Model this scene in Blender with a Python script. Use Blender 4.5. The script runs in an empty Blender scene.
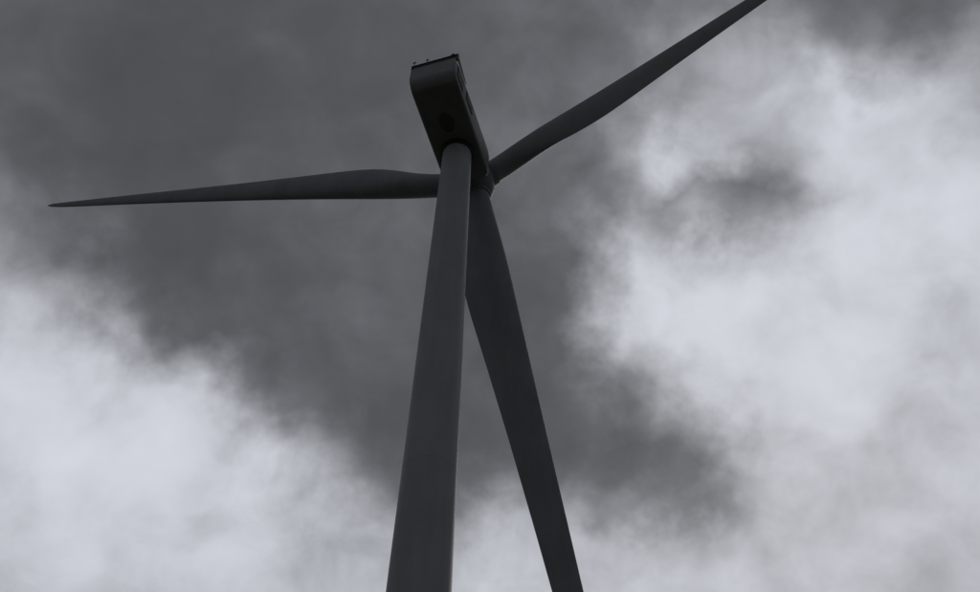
import bpy, math, bmesh
import numpy as np
from mathutils import Vector, Matrix
sc=bpy.context.scene
sc.view_settings.view_transform='Standard'; sc.view_settings.look='None'; sc.view_settings.exposure=0
rad=math.radians

# ---------------------------------------------------------------- camera
F_PX=1017.81; PITCH=rad(53.32); ROLL=rad(1.58)
TX,TY,HT=-3.19,42.96,80.0
PSI=rad(17.99); PHI=22.17; L=59.10; OVER=4.85; RT,RB=1.24,1.98
f=Vector((0,math.cos(PITCH),math.sin(PITCH))); r0=Vector((1,0,0)); u0=r0.cross(f)
R=r0*math.cos(ROLL)+u0*math.sin(ROLL); U=-r0*math.sin(ROLL)+u0*math.cos(ROLL)
cd=bpy.data.cameras.new('camera'); cam=bpy.data.objects.new('camera',cd); sc.collection.objects.link(cam)
M=Matrix((R,U,-f)).transposed().to_4x4(); M.translation=(0,0,1.6); cam.matrix_world=M
cd.sensor_width=36; cd.lens=F_PX/980*36; cd.clip_start=0.1; cd.clip_end=20000
sc.camera=cam

# ---------------------------------------------------------------- node helpers
def mat(name):
    m=bpy.data.materials.new(name); m.use_nodes=True
    nt=m.node_tree; return m,nt,nt.nodes['Principled BSDF']
def N(nt,t,**k):
    n=nt.nodes.new(t)
    for a,b in k.items(): setattr(n,a,b)
    return n
def paint(name,c1,c2,rough=0.45,streak=(0.5,0.5,0.06)):
    m,nt,b=mat(name)
    tc=N(nt,'ShaderNodeTexCoord'); mp=N(nt,'ShaderNodeMapping'); mp.inputs['Scale'].default_value=streak
    nt.links.new(tc.outputs['Object'],mp.inputs[0])
    n1=N(nt,'ShaderNodeTexNoise'); n1.inputs['Scale'].default_value=2.2; n1.inputs['Detail'].default_value=4; n1.inputs['Roughness'].default_value=.6
    nt.links.new(mp.outputs[0],n1.inputs['Vector'])
    n2=N(nt,'ShaderNodeTexNoise'); n2.inputs['Scale'].default_value=0.35; n2.inputs['Detail'].default_value=3
    nt.links.new(tc.outputs['Object'],n2.inputs['Vector'])
    a=N(nt,'ShaderNodeMath',operation='ADD'); nt.links.new(n1.outputs[0],a.inputs[0]); nt.links.new(n2.outputs[0],a.inputs[1])
    cr=N(nt,'ShaderNodeValToRGB'); cr.color_ramp.elements[0].position=.36; cr.color_ramp.elements[1].position=.64
    h=N(nt,'ShaderNodeMath',operation='MULTIPLY'); h.inputs[1].default_value=.5; nt.links.new(a.outputs[0],h.inputs[0])
    cr.color_ramp.elements[0].color=(*c1,1); cr.color_ramp.elements[1].color=(*c2,1)
    nt.links.new(h.outputs[0],cr.inputs[0]); nt.links.new(cr.outputs[0],b.inputs['Base Color'])
    b.inputs['Roughness'].default_value=rough
    b.inputs['Specular IOR Level'].default_value=.3
    return m
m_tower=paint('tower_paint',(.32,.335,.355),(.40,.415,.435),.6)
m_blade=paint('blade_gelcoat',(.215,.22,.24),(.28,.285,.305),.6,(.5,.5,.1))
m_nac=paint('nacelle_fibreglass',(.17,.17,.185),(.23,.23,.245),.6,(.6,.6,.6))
m_rear=paint('nacelle_rear_panel',(.24,.24,.255),(.31,.31,.325),.6,(.6,.6,.6))
m_hatch=paint('hatch_cover',(.08,.08,.085),(.12,.12,.125),.6,(1,1,1))
m_dark=paint('dark_metal',(.03,.03,.033),(.05,.05,.055),.6,(1,1,1))
m_seam=paint('flange_sealant',(.28,.29,.31),(.34,.35,.37),.7,(1,1,1))
m_conc=paint('concrete',(.28,.27,.25),(.38,.37,.35),.9,(1,1,1))
m_steel=paint('galvanised_steel',(.3,.3,.31),(.42,.42,.43),.4,(1,1,1))

def obj(name,bm,mats,parent=None,smooth=None,mw=None):
    me=bpy.data.meshes.new(name); bmesh.ops.recalc_face_normals(bm,faces=bm.faces); bm.to_mesh(me); bm.free()
    for m in mats: me.materials.append(m)
    o=bpy.data.objects.new(name,me); sc.collection.objects.link(o)
    if mw is not None: o.matrix_world=mw
    if parent: o.parent=parent
    if smooth is not None:
        me.shade_smooth()
        me.set_sharp_from_angle(angle=rad(smooth))
    return o
def loft(bm,rings,cap=True,mi=0):
    vs=[[bm.verts.new(p) for p in r] for r in rings]
    n=len(rings[0])
    for a,b in zip(vs[:-1],vs[1:]):
        for i in range(n):
            fc=bm.faces.new((a[i],a[(i+1)%n],b[(i+1)%n],b[i])); fc.material_index=mi
    if cap:
        for q in (vs[0],vs[-1]):
            fc=bm.faces.new(q); fc.material_index=mi
    return vs
def circ(cx,cy,z,r,n=96): return [(cx+r*math.cos(2*math.pi*i/n),cy+r*math.sin(2*math.pi*i/n),z) for i in range(n)]
def box(bm,c,s,mi=0,bev=0):
    r=bmesh.ops.create_cube(bm,size=1)
    for v in r['verts']: v.co=Vector((v.co.x*s[0],v.co.y*s[1],v.co.z*s[2]))+Vector(c)
    fs={fc for v in r['verts'] for fc in v.link_faces}
    for fc in fs: fc.material_index=mi
    if bev:
        es={e for v in r['verts'] for e in v.link_edges}
        bmesh.ops.bevel(bm,geom=list(es),offset=bev,segments=3,affect='EDGES',profile=.5)
def tube(bm,a,b,r,mi=0,n=10):
    a=Vector(a);b=Vector(b);d=(b-a).normalized();x=d.orthogonal().normalized();y=d.cross(x)
    loft(bm,[[tuple(p+x*r*math.cos(2*math.pi*i/n)+y*r*math.sin(2*math.pi*i/n)) for i in range(n)] for p in (a,b)],True,mi)

# ---------------------------------------------------------------- turbine
root=bpy.data.objects.new('wind_turbine',None); sc.collection.objects.link(root); root.location=(TX,TY,0)
bpy.context.view_layer.update()
def child(name,bm,mats,smooth=35):
    o=obj(name,bm,mats,None,smooth); o.parent=root; return o
bm=bmesh.new()
def tr(z): return RB+(RT-RB)*z/HT
joints=[0,13,27,42,58,HT-0.5]
zs=[0.35]+[z for z in np.arange(1,HT-.6,1.0)]+[HT-.5]
loft(bm,[circ(0,0,float(z),tr(z)) for z in zs])
child('tower',bm,[m_tower])
bm=bmesh.new()
for z in joints[1:-1]:
    r=tr(z)
    loft(bm,[circ(0,0,z-.02,r-.01),circ(0,0,z-.015,r+.003),circ(0,0,z+.015,r+.003),circ(0,0,z+.02,r-.01)],True)
child('tower_flanges',bm,[m_seam])
bm=bmesh.new()
loft(bm,[circ(0,0,HT-.5,RT+.10),circ(0,0,HT-.25,RT+.14),circ(0,0,HT+.1,RT+.14)])
child('yaw_ring',bm,[m_dark])
bm=bmesh.new()
loft(bm,[circ(0,0,-.3,3.2,64),circ(0,0,.28,3.2,64),circ(0,0,.35,3.12,64)])
child('foundation',bm,[m_conc])
bm=bmesh.new()
box(bm,(0,-RB-.02,2.55),(.95,.16,2.1),0,.06)
box(bm,(.33,-RB-.12,2.5),(.04,.05,.3),1,.01)
child('door',bm,[m_rear,m_dark])
bm=bmesh.new()
for i in range(6):
    box(bm,(0,-RB-.75-.27*(6-i)+.27,.42+.19*i),(1.0,.26,.035),0)
box(bm,(0,-RB-.42,1.46),(1.1,.6,.04),0)
for sx in (-.54,.54):
    tube(bm,(sx,-RB-2.2,.35),(sx,-RB-.72,1.44),.035); tube(bm,(sx,-RB-2.1,1.35),(sx,-RB-.7,2.45),.025)
    tube(bm,(sx,-RB-2.1,.4),(sx,-RB-2.1,1.35),.02); tube(bm,(sx,-RB-.7,.36),(sx,-RB-.7,2.45),.02); tube(bm,(sx,-RB-.7,2.45),(sx,-RB-.14,2.45),.02)
child('entry_steps',bm,[m_steel])

hd=Vector((math.sin(PSI),math.cos(PSI),0)); rt=Vector((math.cos(PSI),-math.sin(PSI),0)); up=Vector((0,0,1))
NM=Matrix((rt,hd,up)).transposed().to_4x4(); NM.translation=(0,0,HT)
def nchild(name,bm,mats,smooth=35):
    bm.transform(NM); return child(name,bm,mats,smooth)
def sect(y,w,zb,zt,rb,rtp,n=8):
    pts=[]
    for (cx,cz,r,a0) in ((w/2-rtp,zt-rtp,rtp,0),(-w/2+rtp,zt-rtp,rtp,90),(-w/2+rb,zb+rb,rb,180),(w/2-rb,zb+rb,rb,270)):
        for i in range(n+1):
            a=rad(a0+90*i/n); pts.append((cx+r*math.cos(a),y,cz+r*math.sin(a)))
    return pts
bm=bmesh.new()
REAR=-7.1; W0=4.05
rings=[sect(REAR,W0,1.3,3.3,.22,.25)]
for q in (8,16,25,35,45,55,65,75,83,90):
    rings.append(sect(REAR+1.2*(1-math.cos(rad(q))),W0,.12+1.18*(1-math.sin(rad(q))),3.3,.22,.25))
for (y,w,zb,zt) in [(-5,W0,.1,3.5),(-2,W0,.06,3.7),(1.0,W0,.06,3.75),(2.3,W0,.08,3.75),(2.9,3.9,.2,3.65),(3.1,3.6,.38,3.5)]:
    rings.append(sect(y,w,zb,zt,.25,.3))
loft(bm,rings)
for fc in bm.faces:
    c=fc.calc_center_median()
    if c.y<REAR+.75 and c.z<3.1: fc.material_index=1
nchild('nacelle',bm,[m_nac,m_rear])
bm=bmesh.new()
loft(bm,[[(.62*k*math.cos(2*math.pi*i/40),-3.0+.95*k*math.sin(2*math.pi*i/40),z) for i in range(40)] for k,z in ((1,.12),(1,.045),(.93,.03))])
nchild('service_hatch',bm,[m_hatch],None)
bm=bmesh.new()
for y in (-4.6,-1.7,1.0):
    for sx in (-1,1): box(bm,(sx*(W0/2-.002),y,1.9),(.02,.03,2.8),0)
nchild('panel_joints',bm,[m_hatch],None)
bm=bmesh.new()
for sx in (-1,1):
    for (y0,ln,z0,nn_) in ((-5.7,1.5,1.0,10),(-3.2,1.6,1.5,7)):
        for i in range(nn_): box(bm,(sx*(W0/2+.03),y0,z0+.2*i+.1),(.08,ln,.09),0)
        box(bm,(sx*(W0/2),y0,z0+.1*nn_),(.03,ln+.15,.2*nn_+.12),1)
nchild('side_louvres',bm,[m_rear,m_dark],None)
bm=bmesh.new()
yc=REAR+.25
box(bm,(0,yc,4.3),(4.3,.26,.12),0,.03); box(bm,(0,yc,3.4),(4.15,.3,.12),0,.03)
for x in (-2.06,-.68,.68,2.06): box(bm,(x,yc,3.85),(.1,.3,.8),0,.02)
for x in (-1.37,0,1.37): box(bm,(x,yc,3.85),(1.24,.12,.76),1)
for x in (-2.08,2.08):
    v=[(x-.03,yc+.15,4.35),(x-.03,yc+2.4,3.42),(x-.03,yc+.15,3.42)]
    w=[(x+.03,a[1],a[2]) for a in v]; loft(bm,[v,w],True,0)
nchild('roof_cooler',bm,[m_dark,m_dark],None)
bm=bmesh.new()
for x,h in ((-1.95,.85),(-.75,.7),(1.6,.4)):
    tube(bm,(x,yc,4.35),(x,yc,4.35+h),.035); tube(bm,(x-.18,yc,4.35+h),(x+.18,yc,4.35+h),.03)
    bmesh.ops.create_uvsphere(bm,u_segments=10,v_segments=6,radius=.08,matrix=Matrix.Translation((x,yc,4.41+h)))
nchild('wind_sensors',bm,[m_dark])

tilt=rad(5)
ax=hd*math.cos(tilt)+up*math.sin(tilt); rup=rt.cross(ax)
hub=Vector((0,0,HT+2.0))+ax*OVER
HM=Matrix((rt,ax,rup)).transposed().to_4x4(); HM.translation=hub
bm=bmesh.new()
prof=[(-1.75,1.3),(-1.7,1.6),(-1.2,1.8),(-.4,1.88),(.4,1.82),(1.1,1.55),(1.7,1.1),(2.1,.65),(2.3,.25),(2.34,.04)]
loft(bm,[[(r*math.cos(2*math.pi*i/64),y,r*math.sin(2*math.pi*i/64)) for i in range(64)] for y,r in prof])
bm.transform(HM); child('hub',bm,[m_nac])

def interp(x,xs,ys): return float(np.interp(x,xs,ys))
PS=-.5
def blade(k,angle):
    a=rad(angle)
    d=(-rt)*math.cos(a)+rup*math.sin(a)
    te=rt*math.sin(a)+rup*math.cos(a)
    d=d*math.cos(rad(2))+ax*math.sin(rad(2)); d.normalize()
    nrm=d.cross(te).normalized(); te=nrm.cross(d).normalized()
    if nrm.dot(ax)<0: nrm=-nrm
    BM=Matrix((te,nrm,d)).transposed().to_4x4(); BM.translation=hub
    xs=[0,1.6,3.5,6,9,12.5,16,22,30,38,46,52,56,58,58.8,L]
    ch=[2.15,2.15,2.15,2.6,3.5,4.05,3.9,3.35,2.7,2.15,1.65,1.25,.95,.65,.35,.05]
    le=[1.075,1.075,1.075,1.1,1.15,1.15,1.08,.95,.8,.66,.52,.42,.3,.12,-.05,-.2]
    th=[1,1,1,.8,.52,.38,.32,.27,.23,.2,.18,.17,.17,.17,.17,.17]
    tw=[14,14,14,14,13,11.5,9.5,7,4.5,2.5,1,0,0,0,0,0]
    PITCHB=0
    rings=[]; n=40
    st=sorted(set(list(np.linspace(1.3,L,90))+xs[1:]))
    def sm(s,v): return sum(interp(s+o,xs,v)*w for o,w in ((-1.6,.2),(-.8,.2),(0,.2),(.8,.2),(1.6,.2))) if 3<s<54 else interp(s,xs,v)
    for s in st:
        c=sm(s,ch);l=sm(s,le);t=sm(s,th);w=rad(sm(s,tw)+PITCHB)
        bl=min(1,max(0,(s-3.0)/7.0)); bl=bl*bl*(3-2*bl)
        pre=.9*(s/L)**2
        ring=[]
        for i in range(n):
            g=2*math.pi*i/n
            cx,cy=-.5*math.cos(g)*c,.5*math.sin(g)*c*t
            xx=.5*(1-math.cos(g))
            yt=5*t*(.2969*math.sqrt(xx)-.126*xx-.3516*xx**2+.2843*xx**3-.1036*xx**4)
            sg=1 if g<math.pi else -1
            camb=-.03*4*xx*(1-xx)
            axx,ayy=(xx*c-l),(yt*sg+camb)*c
            px=(cx+c*.5-l)*(1-bl)+axx*bl; py=cy*(1-bl)+ayy*bl
            cw,sw=math.cos(w*abs(PS)),math.sin(w*PS)
            ring.append((px*cw-py*sw,px*sw+py*cw+pre,float(s)))
        rings.append(ring)
    bm=bmesh.new(); loft(bm,rings)
    bm.transform(BM); child('blade_%d'%k,bm,[m_blade],50)
    bm=bmesh.new()
    loft(bm,[circ(0,0,1.25,1.2,48),circ(0,0,2.0,1.2,48),circ(0,0,2.05,1.1,48)])
    bm.transform(BM); child('blade_%d_bearing'%k,bm,[m_nac])
for k,a in enumerate((0,120,-120)): blade(k+1,PHI+a)

# ---------------------------------------------------------------- ground
def gmat(name,cols,scale,rough=.95):
    m,nt,b=mat(name); tc=N(nt,'ShaderNodeTexCoord')
    n=N(nt,'ShaderNodeTexNoise'); n.inputs['Scale'].default_value=scale; n.inputs['Detail'].default_value=8; n.inputs['Roughness'].default_value=.65
    nt.links.new(tc.outputs['Object'],n.inputs['Vector'])
    cr=N(nt,'ShaderNodeValToRGB'); cr.color_ramp.elements[0].position=.3; cr.color_ramp.elements[1].position=.7
    cr.color_ramp.elements[0].color=(*cols[0],1); cr.color_ramp.elements[1].color=(*cols[1],1)
    nt.links.new(n.outputs[0],cr.inputs[0]); nt.links.new(cr.outputs[0],b.inputs['Base Color']); b.inputs['Roughness'].default_value=rough
    bp=N(nt,'ShaderNodeBump'); bp.inputs['Strength'].default_value=.5; nt.links.new(n.outputs[0],bp.inputs['Height']); nt.links.new(bp.outputs[0],b.inputs['Normal'])
    return m
bm=bmesh.new()
nn=80
def gz(x,y):
    d=math.hypot(x-TX,y-TY); k=min(1,max(0,(d-60)/200))
    return k*(6*math.sin(x*.004+1)*math.cos(y*.0035)+2.5*math.sin(x*.013+y*.009))
def sp(t): return math.copysign(abs(t)**2.2,t)*4000
g=[[bm.verts.new((sp(2*i/nn-1),sp(2*j/nn-1),gz(sp(2*i/nn-1),sp(2*j/nn-1)))) for j in range(nn+1)] for i in range(nn+1)]
for i in range(nn):
    for j in range(nn): bm.faces.new((g[i][j],g[i+1][j],g[i+1][j+1],g[i][j+1]))
obj('ground',bm,[gmat('moor_grass',((.035,.04,.025),(.07,.075,.05)),.6)],None,60)
bm=bmesh.new()
pts=[(TX+ (10+1.2*math.sin(3*a)+.7*math.sin(7*a+1))*math.cos(a),TY+(10+1.2*math.sin(3*a)+.7*math.sin(7*a+1))*math.sin(a),.012) for a in [2*math.pi*i/72 for i in range(72)]]
bm.faces.new([bm.verts.new(p) for p in pts])
obj('gravel_pad',bm,[gmat('gravel',((.13,.125,.115),(.26,.25,.235)),9)],None)

# ---------------------------------------------------------------- sky (world)
W=bpy.data.worlds.new('World'); sc.world=W; W.use_nodes=True; nt=W.node_tree; nt.nodes.clear()
SUN_EL,SUN_AZ=rad(42),rad(24)
sky=N(nt,'ShaderNodeTexSky',sky_type='NISHITA'); sky.sun_disc=False; sky.sun_elevation=SUN_EL; sky.sun_rotation=SUN_AZ
T=[[92,90,88,88,88,92,96,100,104,112,140,128,116,110,118],
[98,88,82,82,86,92,96,100,104,114,152,150,132,132,142],
[102,86,76,78,84,92,98,104,110,125,165,170,190,184,172],
[108,92,78,82,88,95,100,106,112,135,180,165,205,200,195],
[125,102,85,92,98,102,104,98,108,145,140,130,185,212,200],
[150,125,88,84,94,104,104,94,105,180,200,170,200,215,200],
[180,158,112,86,88,102,104,90,108,205,218,205,205,205,195],
[198,195,165,115,84,92,98,86,98,180,205,205,200,192,190],
[198,196,195,165,105,92,90,84,92,135,165,195,198,188,185],
[196,202,208,195,160,125,90,92,92,95,115,180,188,182,185],
[190,198,202,202,195,170,120,150,125,125,108,155,190,185,180],
[182,192,196,198,196,180,160,190,178,188,180,190,186,182,178],
[172,182,186,188,188,182,178,185,182,186,186,186,182,180,175]]
T=np.array(T,float)
BUMPS=[(678,150,22,18,42),(715,217,46,20,-22),(655,300,30,40,16),(690,440,45,24,-10),(850,115,38,22,14),(880,205,30,25,10),
(180,345,45,14,-16),(215,375,14,20,16),(640,215,16,20,26),(590,340,18,30,8),(745,60,22,30,14),(110,420,70,40,10),(30,340,40,25,8),(555,250,40,60,-8),(390,500,20,35,-14),(480,520,24,18,10),
(760,330,25,14,-12),(930,300,40,12,-12),(820,400,45,14,8),(110,150,60,40,-5),(180,240,50,30,-6),(320,300,30,20,8),(250,100,60,20,5),(900,130,60,10,-8)]
def samp(x,y):
    b0=sum(A*math.exp(-.5*((x-bx)/s1)**2-.5*((y-by)/s2)**2) for bx,by,s1,s2,A in BUMPS)
    x=min(max(x/70,0),13.999);y=min(max(y/50,0),11.999);i=int(x);j=int(y);a=x-i;b=y-j
    return (T[j,i]*(1-a)+T[j,i+1]*a)*(1-b)+(T[j+1,i]*(1-a)+T[j+1,i+1]*a)*b+b0
VR=[rad(v) for v in np.linspace(36.5,70,20)]; UR=np.linspace(-.52,.52,31)
lk=nt.links.new
tc=N(nt,'ShaderNodeTexCoord')
wn=N(nt,'ShaderNodeTexNoise'); wn.inputs['Scale'].default_value=12; wn.inputs['Detail'].default_value=4.5; wn.inputs['Roughness'].default_value=.56
lk(tc.outputs['Generated'],wn.inputs['Vector'])
s1=N(nt,'ShaderNodeVectorMath',operation='SUBTRACT'); s1.inputs[1].default_value=(.5,.5,.5); lk(wn.outputs['Color'],s1.inputs[0])
s2=N(nt,'ShaderNodeVectorMath',operation='SCALE'); s2.inputs['Scale'].default_value=.12; lk(s1.outputs[0],s2.inputs[0])
s3=N(nt,'ShaderNodeVectorMath',operation='ADD'); lk(tc.outputs['Generated'],s3.inputs[0]); lk(s2.outputs[0],s3.inputs[1])
sx=N(nt,'ShaderNodeSeparateXYZ'); lk(s3.outputs[0],sx.inputs[0])
def mth(op,a,b=None,c=None):
    n=N(nt,'ShaderNodeMath',operation=op)
    for i,v in enumerate((a,b,c)):
        if v is None: continue
        if isinstance(v,(int,float)): n.inputs[i].default_value=v
        else: lk(v,n.inputs[i])
    return n.outputs[0]
v=mth('ARCTAN2',sx.outputs[2],sx.outputs[1])
hy=mth('SQRT',mth('ADD',mth('MULTIPLY',sx.outputs[2],sx.outputs[2]),mth('MULTIPLY',sx.outputs[1],sx.outputs[1])))
u=mth('DIVIDE',sx.outputs[0],mth('MAXIMUM',hy,.01))
un=mth('ADD',mth('MULTIPLY',u,1/1.04),.5)
cur=None
for j,vr in enumerate(VR):
    cr=N(nt,'ShaderNodeValToRGB'); e=cr.color_ramp; e.interpolation='LINEAR'
    for i,ur in enumerate(UR):
        d=Vector((ur,math.cos(vr),math.sin(vr))); z=d.dot(f); px=490+F_PX*d.dot(R)/z; py=296-F_PX*d.dot(U)/z
        q=samp(px,py)/255
        pos=(ur/1.04)+.5
        if i==0: el=e.elements[0]; el.position=pos
        elif i==1: el=e.elements[1]; el.position=pos
        else: el=e.elements.new(pos)
        el.color=(q,q,q,1)
    lk(un,cr.inputs[0])
    if cur is None: cur=cr.outputs[0]
    else:
        mr=N(nt,'ShaderNodeMapRange',interpolation_type='LINEAR'); mr.inputs[1].default_value=VR[j-1]; mr.inputs[2].default_value=vr; lk(v,mr.inputs[0])
        mx=N(nt,'ShaderNodeMix',data_type='FLOAT'); lk(mr.outputs[0],mx.inputs[0]); lk(cur,mx.inputs[2]); lk(cr.outputs[0],mx.inputs[3]); cur=mx.outputs[0]
gn=N(nt,'ShaderNodeTexNoise'); gn.inputs['Scale'].default_value=2.4; gn.inputs['Detail'].default_value=5; gn.inputs['Roughness'].default_value=.52; gn.inputs['Distortion'].default_value=.4
lk(tc.outputs['Generated'],gn.inputs['Vector'])
gm=N(nt,'ShaderNodeMapRange'); gm.inputs[1].default_value=.38; gm.inputs[2].default_value=.68; gm.inputs[3].default_value=.26; gm.inputs[4].default_value=.52; lk(gn.outputs[0],gm.inputs[0])
f1=N(nt,'ShaderNodeMapRange',interpolation_type='SMOOTHSTEP'); f1.inputs[1].default_value=.6; f1.inputs[2].default_value=.9; lk(mth('ABSOLUTE',u),f1.inputs[0])
f2=N(nt,'ShaderNodeMapRange',interpolation_type='SMOOTHSTEP'); f2.inputs[1].default_value=rad(19); f2.inputs[2].default_value=rad(36); lk(mth('ABSOLUTE',mth('SUBTRACT',v,rad(53))),f2.inputs[0])
fo=mth('MAXIMUM',f1.outputs[0],f2.outputs[0])
mo=N(nt,'ShaderNodeMix',data_type='FLOAT'); lk(fo,mo.inputs[0]); lk(cur,mo.inputs[2]); lk(gm.outputs[0],mo.inputs[3])
dn=N(nt,'ShaderNodeTexNoise'); dn.inputs['Scale'].default_value=14; dn.inputs['Detail'].default_value=5; dn.inputs['Roughness'].default_value=.52; dn.inputs['Distortion'].default_value=.3
lk(tc.outputs['Generated'],dn.inputs['Vector'])
amp=mth('ADD',mth('MULTIPLY',mo.outputs[0],.30),.11)
lum=mth('ADD',mo.outputs[0],mth('MULTIPLY',mth('SUBTRACT',dn.outputs[0],.5),amp))
ct=N(nt,'ShaderNodeMapRange',interpolation_type='SMOOTHSTEP'); ct.inputs[1].default_value=.32; ct.inputs[2].default_value=.84; ct.inputs[3].default_value=.33; ct.inputs[4].default_value=.83; lk(lum,ct.inputs[0])
cm=N(nt,'ShaderNodeMix',data_type='FLOAT'); cm.inputs[0].default_value=.65; lk(lum,cm.inputs[2]); lk(ct.outputs[0],cm.inputs[3]); lum=cm.outputs[0]
lum=mth('MINIMUM',mth('MAXIMUM',lum,.2),.9)
lin=mth('POWER',lum,2.2)
sc_=N(nt,'ShaderNodeVectorMath',operation='SCALE'); sc_.inputs[0].default_value=(.96,.985,1.07); lk(lin,sc_.inputs['Scale'])
b1=N(nt,'ShaderNodeBackground'); lk(sc_.outputs[0],b1.inputs[0]); b1.inputs[1].default_value=1
b2=N(nt,'ShaderNodeBackground'); lk(sky.outputs[0],b2.inputs[0]); b2.inputs[1].default_value=.06
ms=N(nt,'ShaderNodeMixShader'); ms.inputs[0].default_value=.03; lk(b1.outputs[0],ms.inputs[1]); lk(b2.outputs[0],ms.inputs[2])
out=N(nt,'ShaderNodeOutputWorld'); lk(ms.outputs[0],out.inputs[0])

sd=bpy.data.lights.new('sun','SUN'); sd.energy=.5; sd.angle=rad(20); sd.color=(1,.97,.93)
so=bpy.data.objects.new('sun',sd); sc.collection.objects.link(so)
dirv=Vector((math.sin(SUN_AZ)*math.cos(SUN_EL),math.cos(SUN_AZ)*math.cos(SUN_EL),math.sin(SUN_EL)))
so.rotation_euler=dirv.to_track_quat('Z','Y').to_euler(); so.location=(30,60,120)
